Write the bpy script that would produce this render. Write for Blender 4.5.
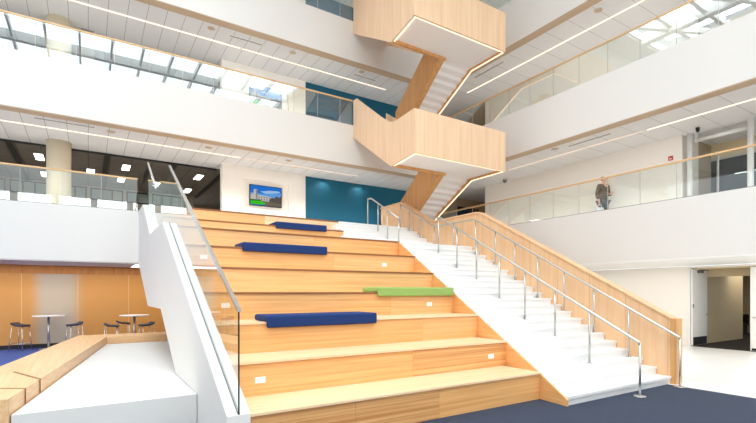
import bpy, bmesh, math, random
from mathutils import Vector, Matrix
random.seed(7)
sc = bpy.context.scene
for o in list(bpy.data.objects):
    bpy.data.objects.remove(o)
COL = sc.collection

# ------------------------------------------------------------------ camera
EYE = 1.83
YAW = math.radians(32.44)
cam_d = bpy.data.cameras.new('camera')
cam_d.sensor_width = 36.0
cam_d.lens = 36.0 * 456.3 / 756.0
cam_d.shift_y = (292.0 - 211.5) / 756.0
cam_d.clip_start = 0.05
cam_d.clip_end = 300
cam = bpy.data.objects.new('camera', cam_d)
COL.objects.link(cam)
cam.location = (0, 0, EYE)
cam.rotation_euler = (math.pi / 2, 0, -YAW)
sc.camera = cam

# ------------------------------------------------------------------ world, light, exposure
w = bpy.data.worlds.new('world')
sc.world = w
w.use_nodes = True
bg = w.node_tree.nodes['Background']
bg.inputs[0].default_value = (0.86, 0.93, 1.0, 1)
bg.inputs[1].default_value = 1.4

def area(name, loc, rot, sx, sy, power, color=(1, 1, 1), spread=180):
    l = bpy.data.lights.new(name, 'AREA')
    l.shape = 'RECTANGLE'; l.size = sx; l.size_y = sy; l.energy = power; l.color = color
    l.spread = math.radians(spread)
    o = bpy.data.objects.new(name, l); COL.objects.link(o)
    o.location = loc; o.rotation_euler = rot
    return o

area('skylight_daylight', (1.0, -3.8, 17.2), (0, 0, 0), 24.0, 11.6, 2800, (0.88, 0.95, 1.0))
area('skylight_daylight', (-1.0, 8.0, 17.2), (0, 0, 0), 6.5, 12.0, 1500, (0.88, 0.95, 1.0))
area('window_daylight', (2.0, -10.6, 7.7), (math.radians(90), 0, 0), 30.0, 2.6, 1000, (0.95, 0.98, 1.0))
area('side_window_daylight', (-13.8, 2.5, 6.0), (0, math.radians(-90), 0), 9.0, 20.0, 100, (0.97, 0.98, 1.0))
area('lounge_fill', (-3.0, 17.2, 2.70), (0, 0, 0), 20.0, 1.6, 190, (1.0, 0.95, 0.88))  # fill light added to brighten the lounge and amber wall
area('entry_fill', (15.2, 3.0, 2.69), (0, 0, 0), 2.6, 16.0, 110, (1.0, 0.97, 0.92))  # added fill for the door wall, set just under the soffit
# fill lights added to brighten the galleries; narrow spread keeps them out of sight
for zc, pw in ((6.69, 165), (10.67, 165), (14.57, 110)):
    area('gallery_fill', (2.0, 17.0, zc), (0, 0, 0), 20.0, 0.5, pw, (1.0, 0.975, 0.94), 80)
    area('gallery_fill', (14.4, 6.0, zc), (0, 0, 0), 0.5, 19.0, pw * .62, (1.0, 0.975, 0.94), 80)
area('wall_washer', (8.55, 17.75, 6.70), (math.radians(-12), 0, 0), 0.35, 0.08, 3.5, (1.0, 0.97, 0.9), 130)
area('wall_washer', (10.3, 17.75, 6.70), (math.radians(-12), 0, 0), 0.35, 0.08, 3.5, (1.0, 0.97, 0.9), 130)
area('corridor_light', (21.5, 7.2, 2.50), (0, 0, 0), 2.4, 2.0, 26, (1.0, 0.93, 0.8))  # extra fill added to lift the dark corridor, no fitting of its own
vs = sc.view_settings
vs.view_transform = 'Standard'; vs.look = 'None'; vs.gamma = 1.0; vs.use_curve_mapping = False
vs.exposure = 0.45
try:
    sc.cycles.max_bounces = 14
    sc.cycles.diffuse_bounces = 7
    sc.cycles.glossy_bounces = 5
    sc.cycles.transparent_max_bounces = 24
    sc.cycles.caustics_reflective = False
    sc.cycles.caustics_refractive = False
    sc.cycles.sample_clamp_indirect = 6.0
except Exception:
    pass

# ------------------------------------------------------------------ materials
def srgb(r, g, b):
    def f(c):
        c /= 255.0
        return c / 12.92 if c <= 0.04045 else ((c + 0.055) / 1.055) ** 2.4
    return (f(r), f(g), f(b), 1)

def new_mat(name):
    m = bpy.data.materials.new(name); m.use_nodes = True
    nt = m.node_tree
    return m, nt, nt.nodes['Principled BSDF']

def plain(name, col, rough=0.6, metal=0.0, var=0.0, scale=3.0, bump=0.0, bscale=80):
    m, nt, p = new_mat(name)
    p.inputs['Roughness'].default_value = rough
    p.inputs['Metallic'].default_value = metal
    if var > 0 or bump > 0:
        tc = nt.nodes.new('ShaderNodeTexCoord')
        n = nt.nodes.new('ShaderNodeTexNoise'); n.inputs['Scale'].default_value = scale
        n.inputs['Detail'].default_value = 4
        nt.links.new(tc.outputs['Object'], n.inputs['Vector'])
        mx = nt.nodes.new('ShaderNodeMix'); mx.data_type = 'RGBA'
        mx.inputs['A'].default_value = tuple(c * (1 - var) for c in col[:3]) + (1,)
        mx.inputs['B'].default_value = tuple(min(1, c * (1 + var)) for c in col[:3]) + (1,)
        nt.links.new(n.outputs['Fac'], mx.inputs['Factor'])
        nt.links.new(mx.outputs['Result'], p.inputs['Base Color'])
        if bump > 0:
            n2 = nt.nodes.new('ShaderNodeTexNoise'); n2.inputs['Scale'].default_value = bscale
            nt.links.new(tc.outputs['Object'], n2.inputs['Vector'])
            b = nt.nodes.new('ShaderNodeBump'); b.inputs['Strength'].default_value = bump
            b.inputs['Distance'].default_value = 0.01
            nt.links.new(n2.outputs['Fac'], b.inputs['Height'])
            nt.links.new(b.outputs['Normal'], p.inputs['Normal'])
    else:
        p.inputs['Base Color'].default_value = col
    return m

def seam_mask(nt, comp_socket, period, width, offset=0.0):
    a = nt.nodes.new('ShaderNodeMath'); a.operation = 'ADD'; a.inputs[1].default_value = 1000 * period + offset
    nt.links.new(comp_socket, a.inputs[0])
    d = nt.nodes.new('ShaderNodeMath'); d.operation = 'DIVIDE'; d.inputs[1].default_value = period
    nt.links.new(a.outputs[0], d.inputs[0])
    f = nt.nodes.new('ShaderNodeMath'); f.operation = 'FRACT'
    nt.links.new(d.outputs[0], f.inputs[0])
    l = nt.nodes.new('ShaderNodeMath'); l.operation = 'LESS_THAN'; l.inputs[1].default_value = width / period
    nt.links.new(f.outputs[0], l.inputs[0])
    return l.outputs[0]

def wood(name, c1, c2, scale, seam=None, seam_col=0.62, rough=0.38):
    """scale: noise frequency per axis; seam: (axis 'X','Y','Z','XY', period)"""
    m, nt, p = new_mat(name)
    p.inputs['Roughness'].default_value = rough
    geo = nt.nodes.new('ShaderNodeNewGeometry')
    mp = nt.nodes.new('ShaderNodeMapping'); mp.inputs['Scale'].default_value = scale
    nt.links.new(geo.outputs['Position'], mp.inputs['Vector'])
    n = nt.nodes.new('ShaderNodeTexNoise'); n.inputs['Scale'].default_value = 1.0
    n.inputs['Detail'].default_value = 3; n.inputs['Roughness'].default_value = 0.6
    nt.links.new(mp.outputs[0], n.inputs['Vector'])
    r = nt.nodes.new('ShaderNodeValToRGB')
    r.color_ramp.elements[0].position = 0.33; r.color_ramp.elements[0].color = c1
    r.color_ramp.elements[1].position = 0.67; r.color_ramp.elements[1].color = c2
    nt.links.new(n.outputs['Fac'], r.inputs['Fac'])
    out = r.outputs['Color']
    if seam:
        sep = nt.nodes.new('ShaderNodeSeparateXYZ'); nt.links.new(geo.outputs['Position'], sep.inputs[0])
        if seam[0] == 'XY':
            s = nt.nodes.new('ShaderNodeMath'); s.operation = 'ADD'
            nt.links.new(sep.outputs['X'], s.inputs[0]); nt.links.new(sep.outputs['Y'], s.inputs[1]); sk = s.outputs[0]
        else:
            sk = sep.outputs[seam[0]]
        msk = seam_mask(nt, sk, seam[1], seam[2] if len(seam) > 2 else 0.012)
        mx = nt.nodes.new('ShaderNodeMix'); mx.data_type = 'RGBA'
        mu = nt.nodes.new('ShaderNodeMix'); mu.data_type = 'RGBA'; mu.blend_type = 'MULTIPLY'
        mu.inputs['Factor'].default_value = 1.0
        nt.links.new(out, mu.inputs['A']); mu.inputs['B'].default_value = (seam_col, seam_col * .92, seam_col * .85, 1)
        nt.links.new(msk, mx.inputs['Factor']); nt.links.new(out, mx.inputs['A']); nt.links.new(mu.outputs['Result'], mx.inputs['B'])
        out = mx.outputs['Result']
    nt.links.new(out, p.inputs['Base Color'])
    return m

def tiled(name, col, dark, px, py, wpx=0.012, rough=0.8, offx=0.0, offy=0.0, var=0.02):
    """plaster or board with thin joints at period px along X and py along Y (0 = none)"""
    m, nt, p = new_mat(name); p.inputs['Roughness'].default_value = rough
    geo = nt.nodes.new('ShaderNodeNewGeometry')
    sep = nt.nodes.new('ShaderNodeSeparateXYZ'); nt.links.new(geo.outputs['Position'], sep.inputs[0])
    sock = None
    for ax, per, off in (('X', px, offx), ('Y', py, offy)):
        if per:
            k = seam_mask(nt, sep.outputs[ax], per, wpx, off)
            if sock is None: sock = k
            else:
                mm = nt.nodes.new('ShaderNodeMath'); mm.operation = 'MAXIMUM'
                nt.links.new(sock, mm.inputs[0]); nt.links.new(k, mm.inputs[1]); sock = mm.outputs[0]
    n = nt.nodes.new('ShaderNodeTexNoise'); n.inputs['Scale'].default_value = 0.8
    nt.links.new(geo.outputs['Position'], n.inputs['Vector'])
    mv = nt.nodes.new('ShaderNodeMix'); mv.data_type = 'RGBA'
    mv.inputs['A'].default_value = tuple(c * (1 - var) for c in col[:3]) + (1,)
    mv.inputs['B'].default_value = tuple(min(1, c * (1 + var)) for c in col[:3]) + (1,)
    nt.links.new(n.outputs['Fac'], mv.inputs['Factor'])
    mx = nt.nodes.new('ShaderNodeMix'); mx.data_type = 'RGBA'
    nt.links.new(mv.outputs['Result'], mx.inputs['A']); mx.inputs['B'].default_value = dark
    nt.links.new(sock, mx.inputs['Factor'])
    nt.links.new(mx.outputs['Result'], p.inputs['Base Color'])
    return m

def glass(name, tint=(0.93, 0.97, 0.96, 1), ior=1.5, extra=0.0, rough=0.0):
    m = bpy.data.materials.new(name); m.use_nodes = True
    nt = m.node_tree; nt.nodes.clear()
    o = nt.nodes.new('ShaderNodeOutputMaterial')
    t = nt.nodes.new('ShaderNodeBsdfTransparent'); t.inputs['Color'].default_value = tint
    g = nt.nodes.new('ShaderNodeBsdfGlossy'); g.inputs['Roughness'].default_value = rough
    g.inputs['Color'].default_value = (0.95, 1.0, 1.0, 1)
    fr = nt.nodes.new('ShaderNodeFresnel'); fr.inputs['IOR'].default_value = ior
    ad = nt.nodes.new('ShaderNodeMath'); ad.operation = 'ADD'; ad.inputs[1].default_value = extra; ad.use_clamp = True
    ge = nt.nodes.new('ShaderNodeNewGeometry')
    inv = nt.nodes.new('ShaderNodeMath'); inv.operation = 'SUBTRACT'; inv.inputs[0].default_value = 1.0
    nt.links.new(ge.outputs['Backfacing'], inv.inputs[1])
    mu = nt.nodes.new('ShaderNodeMath'); mu.operation = 'MULTIPLY'; mu.inputs[1].default_value = 1.7
    nt.links.new(fr.outputs[0], mu.inputs[0])
    nt.links.new(mu.outputs[0], ad.inputs[0])
    m2 = nt.nodes.new('ShaderNodeMath'); m2.operation = 'MULTIPLY'
    nt.links.new(ad.outputs[0], m2.inputs[0]); nt.links.new(inv.outputs[0], m2.inputs[1]); ad = m2
    mx = nt.nodes.new('ShaderNodeMixShader')
    nt.links.new(ad.outputs[0], mx.inputs[0]); nt.links.new(t.outputs[0], mx.inputs[1]); nt.links.new(g.outputs[0], mx.inputs[2])
    nt.links.new(mx.outputs[0], o.inputs['Surface'])
    return m

def emit(name, col, strength):
    m = bpy.data.materials.new(name); m.use_nodes = True
    nt = m.node_tree; nt.nodes.clear()
    o = nt.nodes.new('ShaderNodeOutputMaterial'); e = nt.nodes.new('ShaderNodeEmission')
    e.inputs[0].default_value = col; e.inputs[1].default_value = strength
    nt.links.new(e.outputs[0], o.inputs['Surface'])
    return m

M = {}
M['plaster'] = plain('white_plaster', srgb(226, 223, 218), 0.85, var=0.012, scale=0.7)
M['warm_wall'] = plain('warm_white_wall', srgb(246, 241, 233), 0.85, var=0.01)
M['white_stone'] = plain('white_terrazzo', srgb(236, 235, 233), 0.4, var=0.015, scale=25)
M['white_floor'] = plain('white_polished_floor', srgb(240, 240, 238), 0.28, var=0.02, scale=6)
M['concrete'] = plain('pale_concrete', srgb(220, 218, 214), 0.8, var=0.03, scale=2.0)
M['tan_trim'] = plain('tan_soffit_trim', srgb(186, 163, 136), 0.6, var=0.03)
M['ceil_x'] = tiled('ceiling_panels_left', srgb(214, 214, 215), srgb(140, 138, 133), 0.53, 0, 0.014)
M['ceil_y'] = tiled('ceiling_panels_right', srgb(222, 222, 223), srgb(150, 147, 142), 0, 0.84, 0.012)
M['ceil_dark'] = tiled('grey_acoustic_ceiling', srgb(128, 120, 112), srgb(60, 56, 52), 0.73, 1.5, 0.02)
M['dark_beam'] = plain('black_ceiling_track', srgb(30, 30, 32), 0.5)
M['beige'] = plain('beige_wall', srgb(176, 160, 136), 0.8, var=0.02)
M['tan_wall'] = plain('tan_corridor_wall', srgb(214, 196, 160), 0.75, var=0.02)
M['dark_floor'] = plain('dark_corridor_carpet', srgb(40, 34, 32), 0.9, var=0.1, scale=60)
M['column'] = plain('cream_column_paint', srgb(224, 211, 184), 0.55, var=0.01)
M['navy'] = plain('navy_carpet', srgb(48, 57, 76), 0.95, var=0.16, scale=55, bump=0.4, bscale=160)
M['royal'] = plain('royal_blue_carpet', srgb(60, 82, 150), 0.95, var=0.12, scale=60, bump=0.3, bscale=160)
M['grey_floor'] = plain('grey_upper_floor', srgb(226, 222, 216), 0.5, var=0.03)
M['riser_a'] = wood('honey_riser_boards', srgb(218, 158, 96), srgb(238, 184, 122), (0.5, 6, 26))
M['riser_b'] = wood('pale_riser_boards', srgb(222, 166, 106), srgb(236, 188, 130), (0.5, 6, 24))
M['riser_c'] = wood('amber_riser_boards', srgb(196, 134, 76), srgb(234, 182, 122), (0.3, 6, 30))
M['tread'] = wood('pale_tread_boards', srgb(236, 196, 150), srgb(248, 218, 180), (0.5, 22, 6))
M['skirt'] = wood('skirt_boards', srgb(220, 160, 98), srgb(234, 180, 120), (6, 0.6, 20))
M['nosing'] = plain('brown_nosing', srgb(150, 98, 56), 0.5)
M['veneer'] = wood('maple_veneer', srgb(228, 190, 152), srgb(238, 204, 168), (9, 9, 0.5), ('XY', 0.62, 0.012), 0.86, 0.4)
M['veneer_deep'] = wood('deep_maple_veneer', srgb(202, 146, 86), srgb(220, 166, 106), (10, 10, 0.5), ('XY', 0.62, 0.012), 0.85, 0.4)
M['veneer_mid'] = wood('parapet_maple_veneer', srgb(228, 180, 134), srgb(236, 194, 150), (9, 9, 0.5), ('XY', 0.85, 0.014), 0.8, 0.4)
M['bench_wood'] = wood('bench_boards', srgb(222, 176, 126), srgb(238, 198, 150), (26, 0.7, 26))
M['soffit_white'] = plain('landing_soffit_paint', srgb(242, 240, 238), 0.7)
M['steel'] = plain('brushed_steel', srgb(196, 194, 190), 0.28, metal=0.9)
M['chrome'] = plain('bright_steel', srgb(215, 214, 212), 0.2, metal=0.85)
M['rail_wood'] = plain('maple_handrail', srgb(222, 182, 130), 0.4)
M['white_paint'] = plain('white_paint', srgb(240, 239, 236), 0.5)
M['plate'] = plain('white_plastic', srgb(246, 246, 244), 0.4)
M['slot'] = plain('grey_slot', srgb(120, 118, 114), 0.6)
M['grey_plastic'] = plain('grey_plastic', srgb(196, 190, 182), 0.6)
M['black'] = plain('black_plastic', srgb(22, 22, 24), 0.45)
M['baseboard'] = plain('black_baseboard', srgb(34, 30, 30), 0.5)
M['blue_fabric'] = plain('cobalt_upholstery', srgb(8, 45, 104), 0.85, var=0.12, scale=40, bump=0.2, bscale=200)
M['green_fabric'] = plain('lime_upholstery', srgb(148, 178, 96), 0.85, var=0.08, scale=40, bump=0.2, bscale=200)
M['navy_seat'] = plain('charcoal_seat', srgb(44, 56, 72), 0.5)
M['red'] = plain('red_plastic', srgb(190, 60, 60), 0.5)
M['teal'] = plain('teal_wall_paint', srgb(0, 92, 120), 0.65, var=0.04, scale=1.2)
M['glass'] = glass('clear_guardrail_glass', (0.93, 0.965, 0.955, 1), 1.5, 0.15)
M['glass_low'] = glass('pale_guardrail_glass', (0.95, 0.975, 0.965, 1), 1.5, 0.03)
M['stair_glass'] = glass('stair_balustrade_glass', (0.955, 0.98, 0.97, 1), 1.35, 0.0)
M['sky_glass'] = glass('skylight_glass', (0.97, 0.98, 0.98, 1), 1.2)
M['dark_glass'] = glass('smoked_partition_glass', (0.34, 0.38, 0.37, 1), 1.35, 0.0)
M['tile_green'] = plain('grey_green_pane', srgb(150, 160, 148), 0.2)
M['led'] = emit('warm_led', (1.0, 0.78, 0.60, 1), 1.35)
M['led_soft'] = emit('warm_led_soft', (1.0, 0.76, 0.58, 1), 0.75)
M['led_stair'] = emit('warm_led_stair', (1.0, 0.66, 0.42, 1), 2.2)
M['lamp'] = emit('lamp_diffuser', (1.0, 0.97, 0.9, 1), 9.0)
M['skin'] = plain('skin', srgb(214, 160, 132), 0.6)
M['hair'] = plain('brown_hair', srgb(84, 48, 34), 0.6)
M['coat'] = plain('dark_brown_coat', srgb(52, 44, 40), 0.8)
M['trousers'] = plain('dark_slate_cloth', srgb(54, 66, 70), 0.8)
M['bag'] = plain('pale_bag', srgb(206, 212, 218), 0.5)

# orange panel wall with the blurred image of a column painted into its colour
def amber():
    """amber wall film printed with a soft pale stripe and thin panel joints"""
    m, nt, p = new_mat('amber_wall_painted_blur')
    p.inputs['Roughness'].default_value = 0.3
    geo = nt.nodes.new('ShaderNodeNewGeometry'); sep = nt.nodes.new('ShaderNodeSeparateXYZ')
    nt.links.new(geo.outputs['Position'], sep.inputs[0])
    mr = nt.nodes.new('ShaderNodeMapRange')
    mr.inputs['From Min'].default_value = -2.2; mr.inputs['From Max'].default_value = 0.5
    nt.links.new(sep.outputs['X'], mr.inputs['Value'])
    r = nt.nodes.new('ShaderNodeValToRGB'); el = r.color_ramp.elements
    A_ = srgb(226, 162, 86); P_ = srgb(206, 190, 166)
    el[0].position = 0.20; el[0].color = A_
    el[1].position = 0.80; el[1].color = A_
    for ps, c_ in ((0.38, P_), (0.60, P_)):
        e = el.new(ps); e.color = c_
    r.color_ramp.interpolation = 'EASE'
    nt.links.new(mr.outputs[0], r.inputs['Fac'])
    k = seam_mask(nt, sep.outputs['X'], 1.52, 0.02, 0.3)
    mx = nt.nodes.new('ShaderNodeMix'); mx.data_type = 'RGBA'
    nt.links.new(k, mx.inputs['Factor']); nt.links.new(r.outputs['Color'], mx.inputs['A'])
    mx.inputs['B'].default_value = srgb(240, 200, 140)
    nt.links.new(mx.outputs['Result'], p.inputs['Base Color'])
    return m
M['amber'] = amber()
M['amber_head'] = wood('amber_wood_header', srgb(206, 132, 54), srgb(222, 150, 72), (8, 8, 0.6), ('X', 0.9, 0.012), 0.6)
# ------------------------------------------------------------------ mesh helpers
class MB:
    def __init__(self):
        self.bm = bmesh.new(); self.mats = []
    def mi(self, mat):
        if mat is None: return 0
        if mat not in self.mats: self.mats.append(mat)
        return self.mats.index(mat)
    def box(self, x0, x1, y0, y1, z0, z1, mat=None):
        k = self.mi(mat)
        v = [self.bm.verts.new(p) for p in ((x0,y0,z0),(x1,y0,z0),(x1,y1,z0),(x0,y1,z0),(x0,y0,z1),(x1,y0,z1),(x1,y1,z1),(x0,y1,z1))]
        for f in ((0,3,2,1),(4,5,6,7),(0,1,5,4),(1,2,6,5),(2,3,7,6),(3,0,4,7)):
            fc = self.bm.faces.new([v[i] for i in f]); fc.material_index = k
        return self
    def hull8(self, pts, mat=None):
        """8 points: bottom four (ccw from above) then top four"""
        k = self.mi(mat)
        v = [self.bm.verts.new(p) for p in pts]
        for f in ((0,3,2,1),(4,5,6,7),(0,1,5,4),(1,2,6,5),(2,3,7,6),(3,0,4,7)):
            fc = self.bm.faces.new([v[i] for i in f]); fc.material_index = k
        return self
    def prism(self, A, B, mat=None):
        """closed solid between two matching polygons A and B"""
        k = self.mi(mat); n = len(A)
        a = [self.bm.verts.new(p) for p in A]; b = [self.bm.verts.new(p) for p in B]
        fs = [self.bm.faces.new(a), self.bm.faces.new(b[::-1])]
        for i in range(n):
            fs.append(self.bm.faces.new([a[i], b[i], b[(i+1) % n], a[(i+1) % n]]))
        for f in fs: f.material_index = k
        return self
    def cyl(self, p0, p1, r, n=16, mat=None, r2=None, smooth=True):
        k = self.mi(mat)
        p0 = Vector(p0); p1 = Vector(p1); d = (p1 - p0).normalized()
        u = d.orthogonal().normalized(); vv = d.cross(u); r2 = r if r2 is None else r2
        a = [self.bm.verts.new(p0 + (u * math.cos(2*math.pi*i/n) + vv * math.sin(2*math.pi*i/n)) * r) for i in range(n)]
        b = [self.bm.verts.new(p1 + (u * math.cos(2*math.pi*i/n) + vv * math.sin(2*math.pi*i/n)) * r2) for i in range(n)]
        f = self.bm.faces.new(a[::-1]); f.material_index = k
        f = self.bm.faces.new(b); f.material_index = k
        for i in range(n):
            f = self.bm.faces.new([a[i], a[(i+1) % n], b[(i+1) % n], b[i]]); f.material_index = k; f.smooth = smooth
        return self
    def tube(self, pts, r, n=10, mat=None):
        """one swept tube along a polyline"""
        k = self.mi(mat); pts = [Vector(p) for p in pts]; rings = []
        prev = None
        for i, p in enumerate(pts):
            t = (pts[min(i+1, len(pts)-1)] - pts[max(i-1, 0)]).normalized()
            if prev is None: u = t.orthogonal().normalized()
            else: u = (prev - t * prev.dot(t)).normalized()
            prev = u; vv = t.cross(u)
            rings.append([self.bm.verts.new(p + (u*math.cos(2*math.pi*j/n) + vv*math.sin(2*math.pi*j/n))*r) for j in range(n)])
        for A, B in zip(rings, rings[1:]):
            for j in range(n):
                f = self.bm.faces.new([A[j], A[(j+1) % n], B[(j+1) % n], B[j]]); f.smooth = True; f.material_index = k
        f = self.bm.faces.new(rings[0][::-1]); f.material_index = k
        f = self.bm.faces.new(rings[-1]); f.material_index = k
        return self
    def build(self, name, mat=None, parent=None, bevel=0.0, seg=2, loc=None):
        bmesh.ops.recalc_face_normals(self.bm, faces=self.bm.faces)
        me = bpy.data.meshes.new(name); self.bm.to_mesh(me); self.bm.free()
        mats = self.mats if self.mats else [M[mat] if isinstance(mat, str) else mat]
        for x in mats: me.materials.append(M[x] if isinstance(x, str) else x)
        o = bpy.data.objects.new(name, me); COL.objects.link(o)
        if parent is not None:
            o.parent = parent
            pl = parent; off = Vector((0, 0, 0))
            while pl is not None:
                off += pl.location; pl = pl.parent
            if parent.get('_world', 1):
                me.transform(Matrix.Translation(-off))
        elif loc is not None:
            me.transform(Matrix.Translation(-Vector(loc))); o.location = loc
        if bevel > 0:
            b = o.modifiers.new('bevel', 'BEVEL'); b.width = bevel; b.segments = seg; b.limit_method = 'ANGLE'
        return o

def tag(o, label, cat, group=None):
    o['label'] = label; o['category'] = cat
    if group: o['group'] = group
    return o
def empty(name, loc, label, cat, group=None):
    o = bpy.data.objects.new(name, None); COL.objects.link(o); o.location = loc
    o.empty_display_size = 0.2
    return tag(o, label, cat, group)
def struct(o):
    o['kind'] = 'structure'; return o
def sbox(name, x0, x1, y0, y1, z0, z1, mat, bevel=0):
    return struct(MB().box(x0, x1, y0, y1, z0, z1).build(name, mat, bevel=bevel))
def dup(root, loc, label, group=None):
    r = root.copy(); COL.objects.link(r); r.location = loc; r['label'] = label
    if group: r['group'] = group
    for ch in list(root.children):
        c = ch.copy(); COL.objects.link(c); c.parent = r
        for g in list(ch.children):
            d = g.copy(); COL.objects.link(d); d.parent = c
    return r

# ------------------------------------------------------------------ main dimensions
YF, XF = 15.27, 12.80          # faces of the left and right balconies
L = [0.0, 4.115, 8.10, 12.09]  # floors
CE = [2.71, 6.72, 10.70, 14.60]
XL, XR, YB, YN = -14.0, 26.0, 30.0, -10.0
RX0, RX1 = 1.53, 9.83          # bleacher + stair run

# ------------------------------------------------------------------ ground floor
sbox('floor', 9.70, XR, YN, 30, -0.20, 0.0, 'white_floor')
sbox('floor', XL, 9.70, YN, 6.60, -0.20, 0.0, 'navy')
sbox('floor', XL, 9.70, 6.60, 30, -0.20, 0.0, 'royal')

# upper floors, ceilings, parapet bands
tn = 0
for i in (1, 2, 3):
    zf, ce = L[i], CE[i-1]
    bt = zf + 0.12; bb = ce - 0.01
    # floors
    if i == 1:
        sbox('floor', XL, RX0, YF + .4, YB, zf - .25, zf, 'grey_floor')
        sbox('floor', RX0, RX1, 13.45, YB, zf - .25, zf, 'grey_floor')
        sbox('floor', RX1, XR, YF + .4, YB, zf - .25, zf, 'grey_floor')
    else:
        sbox('floor', XL, XR, YF + .4, YB, zf - .25, zf, 'grey_floor')
    sbox('floor', XF + .4, XR, YN, YF + .4, zf - .25, zf, 'grey_floor')
    # ceilings under them
    if i == 1:
        sbox('ceiling', XL, 1.27, YF + .34, 18.60, ce, ce + .08, 'plaster')
    else:
        sbox('ceiling', XL, XF + .34, YF + .34, 18.70, ce, ce + .06, 'ceil_x')
    sbox('ceiling', XF + .34, XR if i > 1 else 17.2, YN, YF + .34 if i == 1 else 30, ce, ce + .06, 'ceil_y' if i > 1 else 'white_paint')
    # bands
    if i == 1:
        segs = [(XL, 1.28), (RX1 + .15, XF)]
    else:
        segs = [(XL, XF)]
    for a, b in segs:
        sbox('wall_left', a, b, YF, YF + .34, bb, bt, 'plaster', 0.006)
        tn += 1; sbox('trim_%d' % tn, a, b + (.34 if b == XF else 0), YF + .005, YF + .34, bb - .03, bb, 'tan_trim' if i > 1 else 'grey_plastic')
    sbox('wall_right', XF, XF + .34, YN, YF + .34, bb, bt, 'plaster', 0.006)
    tn += 1; sbox('trim_%d' % tn, XF + .005, XF + .34, YN, YF, bb - .03, bb, 'tan_trim' if i > 1 else 'white_paint')
# ceiling above the top floor and its fascia
sbox('ceiling', XL, XF + .34, YF, 18.70, CE[3], CE[3] + .06, 'ceil_x')
sbox('ceiling', XF, XR, YN, 30, CE[3], CE[3] + .06, 'ceil_y')
sbox('wall_left', XL, XF, YF, YF + .34, CE[3] + .06, 16.6, 'plaster')
sbox('wall_right', XF, XF + .34, YN, YF + .34, CE[3] + .06, 16.6, 'plaster')

# rear walls of the galleries
for i in (1, 2, 3):
    zf, ce = L[i], CE[i]
    # white wall holding the screen, with a shallow recess
    X0, X1, Y0 = 4.31, 7.73, 17.85
    RX = (5.11, 6.99)
    zr0, zr1 = zf + 1.02, zf + 2.15
    m = MB()
    m.box(X0, RX[0], Y0, Y0 + .3, zf, ce).box(RX[1], X1, Y0, Y0 + .3, zf, ce)
    m.box(RX[0], RX[1], Y0, Y0 + .3, zf, zr0).box(RX[0], RX[1], Y0, Y0 + .3, zr1, ce)
    m.box(RX[0], RX[1], Y0 + .12, Y0 + .3, zr0, zr1)
    struct(m.build('wall_back', 'warm_wall'))
    # teal wall
    sbox('wall_back', X1, 13.0, Y0 + .05, Y0 + .3, zf, ce, 'teal')
    sbox('wall_back', 13.0, 19.8, Y0 + .05, Y0 + .3, zf, ce, 'beige')
    # deeper lounge: raised dark ceiling, far wall with high windows
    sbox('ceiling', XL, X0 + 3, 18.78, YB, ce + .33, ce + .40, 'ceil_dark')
    tn += 1; sbox('trim_%d' % tn, XL, X0, 18.70, 18.78, ce - .06, ce + .40, 'dark_beam')
    sbox('wall_back', XL, 4.9, 26.5, 26.7, zf, ce + .33, 'beige')
    sbox('wall_back', 4.9, X1, 29.2, 29.4, zf, ce + .33, 'beige')
    sbox('wall_back', X1 - .2, X1, 18.2, 29.2, zf, ce + .33, 'beige')
    sbox('wall_left', XL, XL + .2, 18.7, 26.5, zf, ce + .33, 'beige')
    for bx in (-8.1, -5.2, -2.33, 0.62, 3.0, 5.0):
        tn += 1; sbox('trim_%d' % tn, bx - .09, bx + .09, 18.9, 26.5, ce + .27, ce + .329, 'dark_beam')
    # right gallery wall
    ye = 6.91
    sbox('wall_right', 15.6, 15.8, ye, 15.25, zf, ce, 'warm_wall')
    sbox('wall_right', 19.8, 20.0, 15.0, 18.2, zf, ce, 'beige')
    sbox('wall_front', 15.8, 19.8, 15.05, 15.25, zf, ce, 'beige')
    sbox('wall_right', 15.8, 16.7, ye, ye + .2, zf, ce, 'warm_wall')
    sbox('wall_right', 16.7, 17.6, ye, ye + .2, zf, ce, 'beige')
    sbox('wall_right', 17.6, 17.8, YN, ye + .2, zf + 2.15, ce, 'tan_wall')
# high windows in the far lounge wall of the first gallery
wn = 0
for j in range(9):
    x0 = -9.2 + j * 1.55
    if x0 > 3.4: break
    wn += 1
    r = bpy.data.objects.new('window_%d' % wn, None); COL.objects.link(r); r.location = (x0 + .7, 26.45, 6.62); struct(r)
    zc0, zc1 = 6.38, 6.95
    f = MB()
    f.box(x0, x0 + 1.4, 26.42, 26.5, zc0, zc0 + .05).box(x0, x0 + 1.4, 26.42, 26.5, zc1 - .05, zc1)
    for q in range(4):
        f.box(x0 + q * .45, x0 + q * .45 + .05, 26.42, 26.5, zc0 + .05, zc1 - .05)
    f.build('window_frame', 'dark_beam', r)
    MB().box(x0 + .05, x0 + 1.35, 26.46, 26.49, zc0 + .05, zc1 - .05).build('window_pane', 'tile_green', r)

# ground floor left: amber panel wall
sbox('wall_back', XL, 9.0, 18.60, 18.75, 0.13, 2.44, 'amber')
sbox('wall_back', XL, 9.0, 18.57, 18.80, 2.44, 2.71, 'amber_head')
sbox('baseboard_back', XL, 9.0, 18.58, 18.76, 0, 0.13, 'baseboard')
sbox('wall_right', 9.0, 9.2, 15.3, 20.0, 0, 2.71, 'plaster')

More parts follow.
